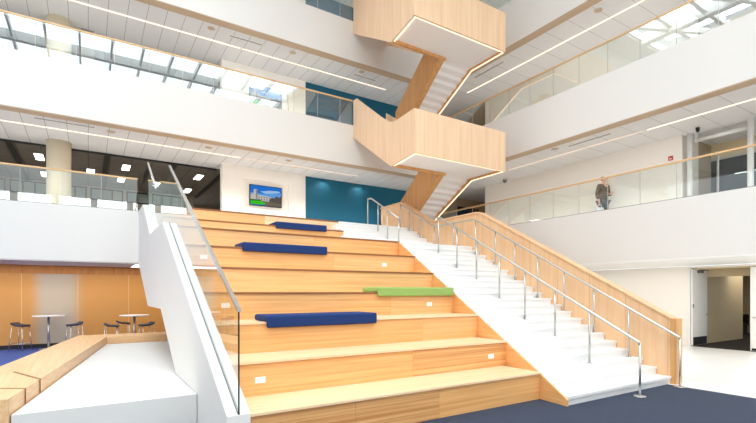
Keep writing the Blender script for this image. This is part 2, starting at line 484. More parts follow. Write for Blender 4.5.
# ground floor right: wall with double door, corridor behind
XW = 17.2
sbox('wall_right', XW, XW + .2, 7.40, 30, 0, 2.70, 'warm_wall')
sbox('wall_right', XW, XW + .2, YN, 4.10, 0, 2.70, 'warm_wall')
sbox('wall_right', XW, XW + .2, 4.10, 7.40, 2.64, 2.70, 'warm_wall')
sbox('wall_right', XW + .2, 21.5, 7.42, 7.55, 0, 2.6, 'tan_wall')
sbox('wall_right', 25.0, 25.2, 2.0, 12.0, 0, 2.6, 'tan_wall')
sbox('wall_right', 21.5, 21.65, 7.42, 12.0, 0, 2.6, 'tan_wall')
sbox('wall_back', 21.65, 25.0, 11.8, 12.0, 0, 2.6, 'tan_wall')
sbox('ceiling', 18.4, 20.0, 2.0, 7.42, 2.42, 2.46, 'tan_wall')
sbox('wall_right', 18.35, 18.4, 2.0, 7.42, 2.36, 2.64, 'tan_wall')
sbox('ceiling', XW + .2, 18.35, 2.0, 7.42, 2.60, 2.64, 'tan_wall')
sbox('ceiling', 20.0, 25.0, 2.0, 12.0, 2.55, 2.6, 'ceil_dark')
sbox('floor', XW + .02, 25.0, 2.0, 11.8, 0.0, 0.004, 'dark_floor')
# leaves
def door_leaf(n, hinge, along, label_side):
    r = bpy.data.objects.new('door_%d' % n, None); COL.objects.link(r); r.location = hinge; struct(r)
    return r
d1 = door_leaf(1, (17.22, 7.36, 0), 'x', 'left')
MB().box(17.22, 18.30, 7.30, 7.35, 0.02, 2.60).build('door_panel', 'white_paint', d1, bevel=.004)
MB().box(17.26, 18.26, 7.292, 7.30, 0.03, 0.30).build('kick_plate', 'black', d1)
c = MB(); c.box(17.55, 17.85, 7.22, 7.30, 2.48, 2.56); c.cyl((17.6, 7.25, 2.57), (17.95, 7.12, 2.57), .012, 8); c.build('door_closer', 'slot', d1)
h = MB(); h.cyl((18.2, 7.30, 1.05), (18.2, 7.22, 1.05), .015, 8); h.cyl((18.2, 7.23, 1.05), (18.07, 7.23, 1.05), .013, 8); h.build('door_handle', 'chrome', d1)
MB().cyl((17.25, 7.29, 1.3), (17.25, 7.29, 1.42), .018, 10).build('door_hinge', 'slot', d1)
d2 = door_leaf(2, (17.2, 4.2, 0), 'y', 'right')
MB().box(17.24, 17.29, 4.22, 5.72, 0.02, 2.60).build('door_panel', 'white_paint', d2, bevel=.004)
MB().box(17.235, 17.24, 5.25, 5.45, 1.25, 1.95).build('door_window', 'dark_glass', d2)
h = MB(); h.cyl((17.24, 5.62, 1.05), (17.15, 5.62, 1.05), .016, 8); h.cyl((17.16, 5.62, 1.05), (17.16, 5.42, 1.05), .014, 8); h.build('door_handle', 'chrome', d2)
MB().box(17.235, 17.24, 4.26, 5.68, 0.03, 0.10).build('kick_plate', 'black', d2)
tn += 1
m = MB(); m.box(17.16, 17.24, 7.36, 7.44, 0, 2.64).box(17.16, 17.24, 4.06, 4.18, 0, 2.64); struct(m.build('trim_%d' % tn, 'white_paint'))
# low black cabinet inside the corridor
cb = empty('storage_bench', (24.3, 8.8, 0.004), 'low black bench at the far end of the corridor behind the open door', 'bench')
MB().box(24.0, 24.6, 8.2, 9.6, .38, .46).build('seat', 'black', cb, bevel=.01)
MB().box(24.5, 24.6, 8.2, 9.6, .46, .85).build('backrest', 'black', cb, bevel=.01)
for yy in (8.25, 9.5):
    MB().box(24.05, 24.55, yy, yy + .05, .004, .38).build('leg', 'black', cb)
cl = empty('corridor_ceiling_light', (21.6, 8.4, 2.55), 'slim white light fitting on the corridor ceiling behind the open door', 'ceiling light')
MB().box(20.6, 22.6, 8.3, 8.5, 2.50, 2.549).build('housing', 'white_paint', cl)
MB().box(20.62, 22.58, 8.32, 8.48, 2.49, 2.50).build('diffuser', emit('corridor_light', (1, .92, .75, 1), 3.0), cl)

# enclosing walls behind the camera, window bands, roof
sbox('wall_front', XL, XR, YN - .3, YN, 0, 6.6, 'plaster')
sbox('wall_front', XL, XR, YN - .3, YN, 8.9, 16.6, 'plaster')
m = MB()
for k in range(17):
    x = XL + k * 2.4; m.box(x - .22, x + .22, YN - .2, YN - .05, 6.6, 8.9)
struct(m.build('window_21', 'white_paint'))
sbox('wall_left', XL - .2, XL, YN, 18.7, 10.5, 16.6, 'plaster')
sbox('wall_left', XL - .2, XL, YN, 18.7, 0, 1.0, 'plaster')
# roof: white deck with an L of skylight crossed by beams
SY0, SY1, SX0, SX1 = -9.4, 1.8, -4.2, 2.2
sbox('ceiling', XL, XF + .34, YN, SY0, 16.0, 16.5, 'plaster')
sbox('ceiling', XL, SX0, SY1, YF + .34, 16.0, 16.5, 'plaster')
sbox('ceiling', SX1, XF + .34, SY1, YF + .34, 16.0, 16.5, 'plaster')
sbox('ceiling', SX0, SX1, 13.9, YF + .34, 16.0, 16.5, 'plaster')
sbox('ceiling', XF + .34, XR, YN, YF + .34, 16.0, 16.5, 'plaster')
bm_ = MB()
for k in range(17):
    x = XL + .8 + k * 1.6; bm_.box(x - .05, x + .05, SY0, SY1, 16.15, 16.5)
bm_.box(XL, XF, -2.1, -1.8, 16.0, 16.5)
bm_.box(XL, XF, -5.9, -5.6, 16.0, 16.5)
for k in range(8):
    y = SY1 + .9 + k * 1.6; bm_.box(SX0, SX1, y - .10, y + .10, 16.1, 16.5)
bm_.box(-1.2, -.8, SY1, 13.9, 15.9, 16.5)
# diagonal bracing in the second skylight
for k in range(4):
    y = SY1 + k * 3.0
    bm_.hull8([(SX0, y, 16.0), (SX0, y + .2, 16.0), (SX1, y + 3.2, 16.0), (SX1, y + 3.0, 16.0), (SX0, y, 16.3), (SX0, y + .2, 16.3), (SX1, y + 3.2, 16.3), (SX1, y + 3.0, 16.3)])
struct(bm_.build('ceiling', 'white_paint'))
struct(MB().box(XL, XF, SY0, SY1, 16.55, 16.57).box(SX0, SX1, SY1, 13.9, 16.55, 16.57).build('window_22', 'sky_glass'))

# ------------------------------------------------------------------ tiered timber seating
RIS, GO = 0.1524, 0.2794
def skirtX(Y):                     # slanting right edge of the seating
    return 6.555 + 0.112 * (Y - 5.11)
bl = empty('tiered_seating', (4.0, 5.1, 0), 'wide honey-coloured timber amphitheatre seating rising to the first gallery', 'bleacher')
tiers = []
for k in range(1, 8):
    tiers.append((k, 5.11 + .838 * (k - 1), .4572 * k))
tiers += [(8, 12.05, .4572 * 8), (9, 13.15, .4572 * 9)]
segs = {1: [('riser_c', 2.9), ('riser_c', 4.30), ('riser_a', 99)], 2: [('riser_a', 3.4), ('riser_b', 99)][::1], 3: [('riser_a', 99)],
        4: [('riser_a', 5.15), ('riser_b', 99)], 5: [('riser_a', 4.6), ('riser_b', 99)], 6: [('riser_b', 99)],
        7: [('riser_b', 4.6), ('riser_a', 99)], 8: [('riser_b', 99)], 9: [('riser_b', 4.4), ('tread', 99)]}
segs[2] = [('riser_a', 4.45), ('riser_c', 99)]
segs[3] = [('riser_a', 5.3), ('riser_b', 99)]
segs[5] = [('riser_b', 99)]
segs[6] = [('riser_a', 4.7), ('riser_b', 99)]
tier_obj = {}
for k, Y, Z in tiers:
    nxt = {7: 12.05, 9: 15.6}.get(k, (tiers[k][1] if k < 9 else Y + .9))
    xr = skirtX(Y) if k <= 7 else (6.43 if k == 8 else 6.83)
    m = MB(); x = RX0
    zb = 0.0 if k <= 4 else Z - 1.4
    for mat, xe in segs[k]:
        xe = min(xe, xr)
        if xe <= x: continue
        m.box(x, xe, Y, Y + .03, Z - .457 if k > 1 else 0.0, Z - .035, mat); x = xe + .004 if xe < xr else xe
    m.box(RX0, xr, Y - .025, Y + .06, Z - .03, Z, 'nosing' if k > 3 else 'tread')   # nosing strip
    m.box(RX0, xr, Y + .03, nxt + .03, Z - .035 if k < 9 else Z - .02, Z - .001 if k < 9 else Z + .004, 'tread' if k < 9 else 'riser_b')
    m.box(RX0 + .01, xr - .01, Y + .03, nxt + .02, zb, Z - .036, 'riser_a')
    # thin shadow-gap joint under the nosing
    m.box(RX0, xr, Y - .004, Y + .03, Z - .036, Z - .03, 'nosing')
    tier_obj[k] = m.build('tier', None, bl)
def outlet(k, x, dz=0.17, wd=.07, ht=.042):
    Y = tiers[k-1][1]; Z = tiers[k-1][2]
    o = MB().box(x - wd, x + wd, Y - .012, Y, Z - dz - ht, Z - dz + ht).build('outlet_plate', 'plate', None, bevel=.004)
    o.parent = tier_obj[k]; o.matrix_parent_inverse = Matrix.Identity(4)
    o.data.transform(Matrix.Translation(-Vector(bl.location)))
    for s in (-.04, .04):
        pass
    return o
# (outlets are placed below, once positions are set)
OUT = [(2, 1.927, .251), (2, 6.23, .264), (4, 6.135, .259), (4, 1.895, .219), (6, 6.09, .253), (6, 1.895, .233)]
for k, x, dz in OUT: outlet(k, x, dz)

# ------------------------------------------------------------------ white staircase
ws = empty('white_staircase', (8.2, 4.55, 0), 'broad white stone staircase with a mid landing beside the timber seating', 'staircase')
Y0S = 4.55
for j in range(1, 22):
    Y = Y0S + GO * (j - 1); Z = RIS * j
    m = MB()
    Yn = Y + GO + .03
    xa, xb = skirtX(Y) , skirtX(Yn)
    if j == 21:
        m.prism([(6.42, Y + .03, Z - .05), (RX1, Y + .03, Z - .05), (RX1, 11.80, Z - .05), (6.42, 11.80, Z - .05)],
                [(6.42, Y + .03, Z), (RX1, Y + .03, Z), (RX1, 11.80, Z), (6.42, 11.80, Z)], 'white_stone')
        m.box(xa, RX1, Y - .02, Y + .05, Z - .045, Z, 'white_stone')
        m.box(xa + .02, RX1, Y, Y + .03, Z - RIS, Z - .045, 'white_stone')
    else:
        # tread with projecting nosing, slightly battered riser under it
        m.hull8([(xa, Y - .02, Z - .045), (RX1, Y - .02, Z - .045), (RX1, Yn, Z - .045), (xb, Yn, Z - .045),
                 (xa, Y - .02, Z), (RX1, Y - .02, Z), (RX1, Yn, Z), (xb, Yn, Z)], 'white_stone')
        m.hull8([(xa + .004, Y + .012, Z - RIS), (RX1, Y + .012, Z - RIS), (RX1, Yn, Z - RIS), (xb + .004, Yn, Z - RIS),
                 (xa + .004, Y, Z - .045), (RX1, Y, Z - .045), (RX1, Yn, Z - .045), (xb + .004, Yn, Z - .045)], 'white_stone')
    m.build('step' if j < 21 else 'landing', None, ws)
YU = 11.76
for j in range(1, 7):
    Y = YU + GO * (j - 1); Z = RIS * (21 + j)
    Yn = Y + GO + .03 if j < 6 else 13.5
    xa = 6.36 if j < 4 else 6.60
    if j == 6: xa = 6.83
    m = MB()
    m.box(xa, RX1, Y - .02, Yn, Z - .045, Z if j < 6 else Z + .003)
    m.box(xa, RX1, Y, Yn, Z - RIS, Z - .045)
    m.build('step', 'white_stone', ws)
# timber skirt closing the left side of the stone flight
A, B = [], []
prof = [(4.53, 0.0), (4.53, .10), (5.11, .4572 - .02), (10.13, 3.20 - .02), (10.13, 1.6), (8.0, 0.0)]
for y, z in prof:
    A.append((skirtX(y) - .03, y, z)); B.append((skirtX(y) + .002, y, z))
MB().prism(A, B).build('skirt', 'skirt', ws)

# timber parapet on the right of the stone stair
pp = empty('stair_parapet', (9.9, 4.5, 0), 'maple-veneered parapet wall along the right side of the white staircase', 'parapet')
sl = 0.5455
def pt(y): return 1.27 + sl * (y - 4.53)
top = [(4.53, 1.27), (9.80, 4.145), (9.95, 4.18), (11.95, 4.18), (12.15, 4.22), (13.80, 5.10), (13.95, 5.13), (15.26, 5.13)]
poly = [(4.53, 0.0)] + top + [(15.26, 2.72), (13.0, 2.72), (9.5, 0.0)]
MB().prism([(9.84, y, z) for y, z in poly], [(10.0, y, z) for y, z in poly]).build('panel', 'veneer_mid', pp, bevel=.01)
cap = top + [(y, z + .05) for y, z in top[::-1]]
MB().prism([(9.80, y, z) for y, z in cap], [(10.04, y, z) for y, z in cap]).build('cap', 'rail_wood' if False else 'veneer_mid', pp, bevel=.015, seg=3)
MB().box(9.80, 10.04, 4.44, 4.56, 0, 1.30).build('end_post', 'veneer_deep', pp, bevel=.004)

# ------------------------------------------------------------------ steel handrails
def rail_z(y):
    return .94 + sl * (y - 4.28)
def stair_z(y):
    if y < Y0S: return 0.0
    return min(21, int((y - Y0S) / GO) + 1) * RIS
def upper_z(y):
    if y < YU: return 21 * RIS
    return (21 + min(6, int((y - YU) / GO) + 1)) * RIS
def handrail(name, X, posts, path, label, flange_ground=True):
    r = empty(name, (X, posts[0][0], posts[0][1]), label, 'handrail')
    MB().tube([(X, y, z) for y, z in path], .024, 12).build('rail', 'steel', r)
    for (y, zb, zt) in posts:
        p = MB().cyl((X, y, zb), (X, y, zt), .02, 12).build('post', 'steel', r)
        q = MB().cyl((X, y, zb), (X, y, zb + .012), .055 if zb > 0 else .10, 20).build('base_plate', 'chrome', r)
    return r
def arc(p0, p1, p2, n=5):
    out = []
    for i in range(n + 1):
        t = i / n
        out.append(tuple((1-t)**2 * a + 2*t*(1-t) * b + t*t * c_ for a, b, c_ in zip(p0, p1, p2)))
    return out
# middle rail, lower flight
py = [4.28, 5.23, 6.00, 6.77, 7.51, 8.26, 8.97, 9.72]
posts = [(y, stair_z(y), rail_z(y) - .01) for y in py]
path = [(4.28, rail_z(4.28) - .03), (4.31, rail_z(4.31)), (9.55, rail_z(9.55))] + arc((9.55, rail_z(9.55)), (9.72, rail_z(9.72)), (10.1, rail_z(9.72)))
posts[-1] = (10.0, 21 * RIS, rail_z(9.72) - .005) if False else (9.72, stair_z(9.72), rail_z(9.70) - .005)
handrail('stair_handrail', 8.15, posts, path, 'free-standing steel handrail down the middle of the lower white flight')
# right rail following the parapet, both flights
pr = [4.30, 5.29, 6.07, 6.84, 7.60, 8.33, 9.03, 9.80]
def rz(y):
    if y < 9.85: return rail_z(y)
    if y < 11.70: return rail_z(9.85)
    return min(rail_z(9.85) + sl * (y - 11.70), 4.115 + .95)
posts = [(y, stair_z(y), rz(y) - .01) for y in pr] + [(y, upper_z(y), rz(y) - .01) for y in (10.75, 11.70, 12.45, 13.08, 13.62)]
path = [(4.30, rz(4.3) - .03), (4.33, rz(4.33)), (9.72, rz(9.72))] + arc((9.72, rz(9.72)), (9.85, rz(9.85)), (10.0, rz(10))) + \
       [(11.5, rz(11.5))] + arc((11.6, rz(11.6)), (11.72, rz(11.72)), (11.85, rz(11.85))) + [(13.0, rz(13.0)), (13.45, rz(13.45)), (13.62, rz(13.62))]
handrail('stair_handrail', 9.63, posts, path, 'long steel handrail running along the maple parapet of the white staircase')
# middle rail, upper flight
uz = lambda y: min(21 * RIS + .93 + sl * (y - 11.62), 4.115 + .95)
posts = [(11.62, 21 * RIS, uz(11.62) - .01), (12.25, upper_z(12.25), uz(12.25) - .01), (12.82, upper_z(12.82), uz(12.82) - .01), (13.48, 4.118, uz(13.4) - .01)]
path = [(11.62, uz(11.62) - .02)] + [(12.2, uz(12.2)), (13.15, uz(13.15))] + arc((13.2, uz(13.2)), (13.42, uz(13.45)), (13.48, uz(13.4) - .05))
handrail('stair_handrail', 8.15, posts, path, 'short steel handrail in the middle of the upper white flight by the teal wall')

# ------------------------------------------------------------------ white sloping wall left of the seating, glass on top
prof = [(5.05, 0.0), (5.05, .48), (10.1, 3.235), (12.35, 3.235), (14.05, 4.235), (YF + .05, 4.235), (YF + .05, 2.70), (12.8, 1.48), (10.4, 1.48), (8.45, .42), (8.45, 0.0)]
struct(MB().prism([(1.27, y, z) for y, z in prof], [(1.53, y, z) for y, z in prof]).build('wall_left', 'plaster', bevel=.004))
gr = empty('stair_glass_balustrade', (1.40, 5.06, .48), 'frameless glass balustrade with a steel top rail on the sloping white wall', 'balustrade')
gt = lambda y: .48 + .5455 * (y - 5.05)
def gz(y):
    if y < 10.1: return gt(y)
    if y < 12.35: return 3.235
    return min(3.235 + .588 * (y - 12.35), 4.235)
ys = [5.06, 6.75, 8.42, 10.1]
H = 1.13
for a, b in zip(ys, ys[1:]):
    a2, b2 = a + .006, b - .006
    MB().prism([(1.392, a2, gz(a2) - .03), (1.392, b2, gz(b2) - .03), (1.392, b2, gz(b2) + H), (1.392, a2, gz(a2) + H)],
               [(1.408, a2, gz(a2) - .03), (1.408, b2, gz(b2) - .03), (1.408, b2, gz(b2) + H), (1.408, a2, gz(a2) + H)]).build('glass_pane', 'stair_glass', gr)
MB().box(1.392, 1.408, 5.052, 5.062, .46, gz(5.06) + H).build('glass_edge', plain('dark_green_glass_edge', srgb(24, 40, 40), .2), gr)
for a, b in ((10.11, 12.35), (12.36, 14.0), (14.01, 15.2)):
    MB().prism([(1.392, a, gz(a) - .03), (1.392, b, gz(b) - .03), (1.392, b, gz(b) + H), (1.392, a, gz(a) + H)],
               [(1.408, a, gz(a) - .03), (1.408, b, gz(b) - .03), (1.408, b, gz(b) + H), (1.408, a, gz(a) + H)]).build('glass_pane', 'stair_glass', gr)
def bar(a, b, mb):
    z0, z1 = gz(a) + H, gz(b) + H
    mb.prism([(1.378, a, z0), (1.378, b, z1), (1.378, b, z1 + .045), (1.378, a, z0 + .045)], [(1.422, a, z0), (1.422, b, z1), (1.422, b, z1 + .045), (1.422, a, z0 + .045)])
m = MB(); bar(5.05, 10.1, m); m.build('top_rail', 'chrome', gr)
m = MB(); bar(12.35, 14.05, m); m.build('top_rail', 'chrome', gr)
MB().prism([(1.385, y, gz(y) + .001) for y in (5.06, 10.1)] + [(1.385, y, gz(y) + .006) for y in (10.1, 5.06)],
           [(1.415, y, gz(y) + .001) for y in (5.06, 10.1)] + [(1.415, y, gz(y) + .006) for y in (10.1, 5.06)]).build('base_channel', 'slot', gr)

# ------------------------------------------------------------------ gallery guardrails
def guard(name, axis, fixed, a0, a1, zf, step, label, cap='rail_wood', gm='glass'):
    z0 = zf + .12; zt = zf + 1.06
    loc = (a0, fixed, z0) if axis == 'x' else (fixed, a0, z0)
    r = empty(name, loc, label, 'guardrail')
    a = a0
    while a < a1 - .05:
        b = min(a + step, a1)
        m = MB()
        if axis == 'x': m.box(a + .006, b - .006, fixed - .008, fixed + .008, z0 - .02, zt)
        else: m.box(fixed - .008, fixed + .008, a + .006, b - .006, z0 - .02, zt)
        m.build('glass_pane', gm, r)
        if b < a1 - .1:
            m = MB()
            if axis == 'x': m.box(b - .005, b + .005, fixed - .009, fixed + .009, z0, zt)
            else: m.box(fixed - .009, fixed + .009, b - .005, b + .005, z0, zt)
            m.build('pane_joint', 'grey_plastic', r)
        a = b
    m = MB()
    if axis == 'x': m.box(a0, a1, fixed - .03, fixed + .03, zt, zt + .045)
    else: m.box(fixed - .03, fixed + .03, a0, a1, zt, zt + .045)
    m.build('handrail', cap, r, bevel=.008)
    m = MB()
    if axis == 'x': m.box(a0, a1, fixed - .02, fixed + .02, z0 + .001, z0 + .025)
    else: m.box(fixed - .02, fixed + .02, a0, a1, z0 + .001, z0 + .025)
    m.build('base_channel', 'slot', r)
    return r
guard('glass_guardrail', 'x', YF + .08, -8.0, 1.25, L[1], .925, 'glass guardrail on the lowest left balcony in front of the dark lounge')
guard('glass_guardrail', 'x', YF + .08, -7.675, 8.60, L[2], .925, 'glass guardrail on the middle left balcony above the wall screen')
guard('glass_guardrail', 'x', YF + .08, -.275, 8.60, L[3], .925, 'glass guardrail on the top left balcony at the upper edge of the photo')
guard('glass_guardrail', 'y', XF + .08, -1.61, 15.2, L[1], .93, 'glass guardrail on the lowest right balcony in front of the standing person', gm='glass_low')
guard('glass_guardrail', 'y', XF + .08, -1.61, 15.2, L[2], .93, 'glass guardrail on the upper right balcony reflecting the skylight')
guard('glass_guardrail', 'y', XF + .08, 3.04, 15.2, L[3], .93, 'glass guardrail on the top right balcony behind the upper stair landing')

# ------------------------------------------------------------------ hanging switchback staircases in the corner
def hanging(zf, zt, zb, label):
    r = empty('switchback_staircase', (9.7, 15.3, zf), label, 'staircase')
    mid = zb + .30; pt_ = mid + .97
    def skew(x, y): return x + .155 * (y - 10.4)
    FY, BY = 10.40, 11.95
    XA, XB = 7.83, 11.57
    # landing slab (soffit set up inside the panels)
    MB().prism([(XA + .05, FY + .05, zb + .07), (XB - .05, FY + .05, zb + .07), (XB - .05, BY, zb + .07), (skew(XA, BY) + .05, BY, zb + .07)],
               [(XA + .05, FY + .05, mid), (XB - .05, FY + .05, mid), (XB - .05, BY, mid), (skew(XA, BY) + .05, BY, mid)]).build('landing', 'soffit_white', r)
    MB().box(XA, XB, FY, FY + .06, zb, pt_).build('parapet_panel', 'veneer', r)
    # left side: landing cheek then rising flight cheek
    A = [(skew(XA, y), y, z) for y, z in ((FY + .06, zb), (BY, zb), (YF, zt - .36), (YF, zt + 1.06), (YF - .33, zt + 1.02), (12.77, pt_ + .60), (BY + .03, pt_ + .12), (11.5, pt_ + .05), (FY + .06, pt_))]
    MB().prism(A, [(x + .06, y, z) for x, y, z in A]).build('parapet_panel', 'veneer', r)
    # right side: landing cheek then descending cheek down to the lower gallery
    YE = 15.30; s2 = (mid - zf) / (YE + .15 - BY)
    zz = lambda y: mid - s2 * (y - BY)
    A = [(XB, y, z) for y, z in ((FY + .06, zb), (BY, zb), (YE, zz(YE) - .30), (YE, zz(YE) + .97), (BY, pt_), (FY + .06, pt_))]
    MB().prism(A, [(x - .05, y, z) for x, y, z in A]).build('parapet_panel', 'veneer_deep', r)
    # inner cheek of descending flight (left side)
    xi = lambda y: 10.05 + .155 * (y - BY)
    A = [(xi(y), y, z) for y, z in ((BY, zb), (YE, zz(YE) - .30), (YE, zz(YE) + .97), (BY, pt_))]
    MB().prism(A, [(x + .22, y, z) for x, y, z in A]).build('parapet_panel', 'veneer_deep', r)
    # inner cheek of the rising flight
    A = [(skew(XA, y) + 1.50, y, z) for y, z in ((BY, zb), (YF, zt - .36), (YF, zt + .9), (BY, pt_ - .1))]
    MB().prism(A, [(x + .05, y, z) for x, y, z in A]).build('parapet_panel', 'veneer', r)
    # beam at the back edge of the landing
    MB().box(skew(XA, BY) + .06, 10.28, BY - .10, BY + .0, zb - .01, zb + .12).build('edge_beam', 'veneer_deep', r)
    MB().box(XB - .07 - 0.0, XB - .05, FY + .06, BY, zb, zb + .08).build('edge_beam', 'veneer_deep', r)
    # folded steps, descending flight
    n = 13; rise = (mid - zf) / n; going = (YE + .15 - BY) / n
    for j in range(n - 1):
        y = BY + going * j; z = mid - rise * (j + 1)
        x0, x1 = xi(y) + .22, XB - .05
        g = going
        pr_ = [(y, z + rise), (y + .03, z + rise), (y + .03, z), (y + g + .03, z), (y + g, z - .85 * rise - .07), (y + .72 * g, z - .10), (y, z + .15 * rise - .07)]
        MB().prism([(x0, a, b) for a, b in pr_], [(x1, a, b) for a, b in pr_]).build('step', 'soffit_white', r)
    # rising flight
    rise2 = (zt - mid) / n; going2 = (YF - BY) / n
    for j in range(n - 1):
        y = BY + going2 * j; z = mid + rise2 * (j + 1)
        x0 = skew(XA, y) + .07 + .02; x1 = x0 + 1.36
        m = MB()
        m.box(x0, x1, y, y + .05, z - rise2 - .05, z)
        m.box(x0, x1, y, y + going2 + .04, z - .06, z)
        m.build('step', 'soffit_white', r)
    # warm light lines along the lower edges
    MB().box(XA + .07, XB - .06, FY + .062, FY + .095, zb + .0, zb + .022).build('light_strip', 'led_stair', r)
    A = [(skew(XA, y) + .062, y, z) for y, z in ((FY + .11, zb), (BY - .1, zb), (BY - .1, zb + .022), (FY + .11, zb + .022))]
    MB().prism(A, [(x + .05, y, z) for x, y, z in A]).build('light_strip', 'led_stair', r)
    MB().box(XB - .045, XB - .005, FY + .08, BY, zb - .012, zb - .002).build('light_strip', 'led_stair', r)
    A = [(XB - .045, y, z) for y, z in ((BY, zb - .012), (YE, zz(YE) - .312), (YE, zz(YE) - .302), (BY, zb - .002))]
    MB().prism(A, [(x + .04, y, z) for x, y, z in A]).build('light_strip', 'led_stair', r)
    # steel wall rail at the top of the landing corner
    m = MB().tube([(8.35, 12.0, pt_ + .0), (8.40, 12.6, pt_ + .26), (8.75, 15.2, zt + .95)], .022, 8)
    m.build('handrail', 'steel', r)
    return r
hanging(L[1], L[2], 5.80, 'lower maple switchback stair hanging in the corner, lit along its underside')
hanging(L[2], L[3], 9.72, 'upper maple switchback stair landing touching the top of the photo')

# ------------------------------------------------------------------ lower left platform and bench
P0, P1 = (-.74, 6.62), (.43, 14.3)
m = MB()
A = [(-.74, 6.62, 0), (1.262, 6.62, 0), (1.262, 8.55, 0), (2.6, 8.55, 0), (2.6, 14.25, 0), (.42, 14.25, 0)]
m.prism(A, [(x, y, .43) for x, y, z in A])
pf = tag(m.build('concrete_platform', 'concrete', bevel=.006, loc=(.3, 6.62, 0)), 'low white concrete platform inside the timber bench at lower left', 'platform')
bn = empty('timber_bench', (-.6, 6.6, 0), 'long pale timber bench wrapping the white platform at lower left', 'bench')
O = lambda y: -.84 + (.99 - .84 + .84) * 0 + (-1.21 + .176 * (y - 9.57)) + .84   # outer line
outl = lambda y: -1.21 + .176 * (y - 9.57)
inl = lambda y: -.745 + .1525 * (y - 6.6)
ft = [(outl(6.6), 6.6), (inl(6.6) - .012, 6.6), (inl(14.3) - .012, 14.3), (outl(15.2), 15.2)]
MB().prism([(x, y, 0.0) for x, y in ft], [(x, y, .62) for x, y in ft]).build('bench_seat', 'bench_wood', bn, bevel=.006)
ft = [(inl(14.3) - .01, 14.302), (1.9, 14.302), (1.9, 15.2), (outl(15.2) + .004, 15.202)]
ft = [(.418, 14.302), (2.6, 14.302), (2.6, 15.2), (-.2, 15.2)]
MB().prism([(x, y, 0.0) for x, y in ft], [(x, y, .62) for x, y in ft]).build('bench_seat', 'bench_wood', bn, bevel=.006)
# inlaid joints where the boards change direction
def inlay(x0, y0, x1, y1, wd=.02):
    dx, dy = x1 - x0, y1 - y0; l = math.hypot(dx, dy); nx, ny = -dy / l * wd, dx / l * wd
    a = [(x0 + nx, y0 + ny, .62), (x0 - nx, y0 - ny, .62), (x1 - nx, y1 - ny, .62), (x1 + nx, y1 + ny, .62)]
    m = MB().prism(a, [(x, y, .624) for x, y, z in a])
    m.box(x1 - .0, x1 + .006, y1 - wd, y1 + wd, .43, .624)
    m.build('inlay_strip', 'nosing', bn)
inlay(-.95, 8.80, inl(7.86) - .008, 7.86)
inlay(-1.55, 7.75, inl(7.2) - .008, 7.2)
# step-down treads at the near end
# ------------------------------------------------------------------ bar tables and stools
def bar_table(loc, label, r=.43):
    t = empty('bar_table', loc, label, 'table', 'bar tables')
    t['_world'] = 0
    MB().cyl((0, 0, 1.05), (0, 0, 1.08), r, 40).build('table_top', 'white_paint', t)
    MB().cyl((0, 0, .02), (0, 0, 1.05), .035, 14).build('pole', 'steel', t)
    MB().cyl((0, 0, 0), (0, 0, .02), .27, 32).build('base', 'steel', t)
    return t
tb = bar_table((-1.06, 17.95, 0), 'round white bar table left of centre against the blurred pale column')
dup(tb, (1.28, 16.85, 0), 'round white bar table further right, between black stools beside the sloping wall')
def stool(loc, rot, label):
    t = empty('bar_stool', loc, label, 'stool', 'bar stools')
    t['_world'] = 0
    m = MB()
    # curved shell seat with a raised lip at the back
    n = 10; prof = []
    for i in range(n + 1):
        u = -1 + 2 * i / n
        prof.append((u * .19, .76 + (.07 * max(0, u) ** 2.2) + .02 * max(0, -u) ** 2 * -1))
    A = [(-.18, y, z) for y, z in prof] + [(-.18, y, z + .055) for y, z in prof[::-1]]
    m.prism(A, [(.18, y, z) for x, y, z in A])
    m.build('seat', 'navy_seat', t, bevel=.015)
    for sx, sy in ((-1, -1), (1, -1), (1, 1), (-1, 1)):
        MB().cyl((sx * .15, sy * .15, .765), (sx * .21, sy * .21, 0), .011, 8).build('leg', 'chrome', t)
    m = MB()
    q = .192
    for a, b in (((-q, -q), (q, -q)), ((q, -q), (q, q)), ((q, q), (-q, q)), ((-q, q), (-q, -q))):
        m.cyl((a[0], a[1], .22), (b[0], b[1], .22), .009, 8)
    m.build('footrest', 'chrome', t)
    t.rotation_euler.z = rot
    return t
st = stool((-1.78, 18.05, 0), math.radians(60), 'dark stool at the far left edge, left of the first white bar table')
for loc, rot, lb in (((-.36, 17.55, 0), -70, 'dark stool between the two bar tables, near the pale column'),
                     ((.62, 16.35, 0), 80, 'larger dark stool left of the right-hand bar table'),
                     ((1.00, 17.60, 0), 95, 'small dark stool behind, just left of the right-hand table pole'),
                     ((1.58, 16.25, 0), -75, 'dark stool on the right of the right-hand bar table by the white wall')):
    o = dup(st, loc, lb); o.rotation_euler.z = math.radians(rot)

# ------------------------------------------------------------------ columns
cc = [(-.80, 18.15, L[1], CE[1], 'cream round column on the first gallery in front of the dark lounge'),
      (-.80, 18.15, L[2], CE[2], 'cream round column behind the glass of the second gallery')]
for x, y, z0, z1, lb in cc:
    m = MB().cyl((x, y, z0), (x, y, z1), .34, 48)
    tag(m.build('round_column', 'column', loc=(x, y, z0)), lb, 'column')
# grey door jamb strip beside the column on the second gallery
tn += 1; sbox('trim_%d' % tn, -.20, .18, 18.30, 18.45, L[2], CE[2], 'slot')

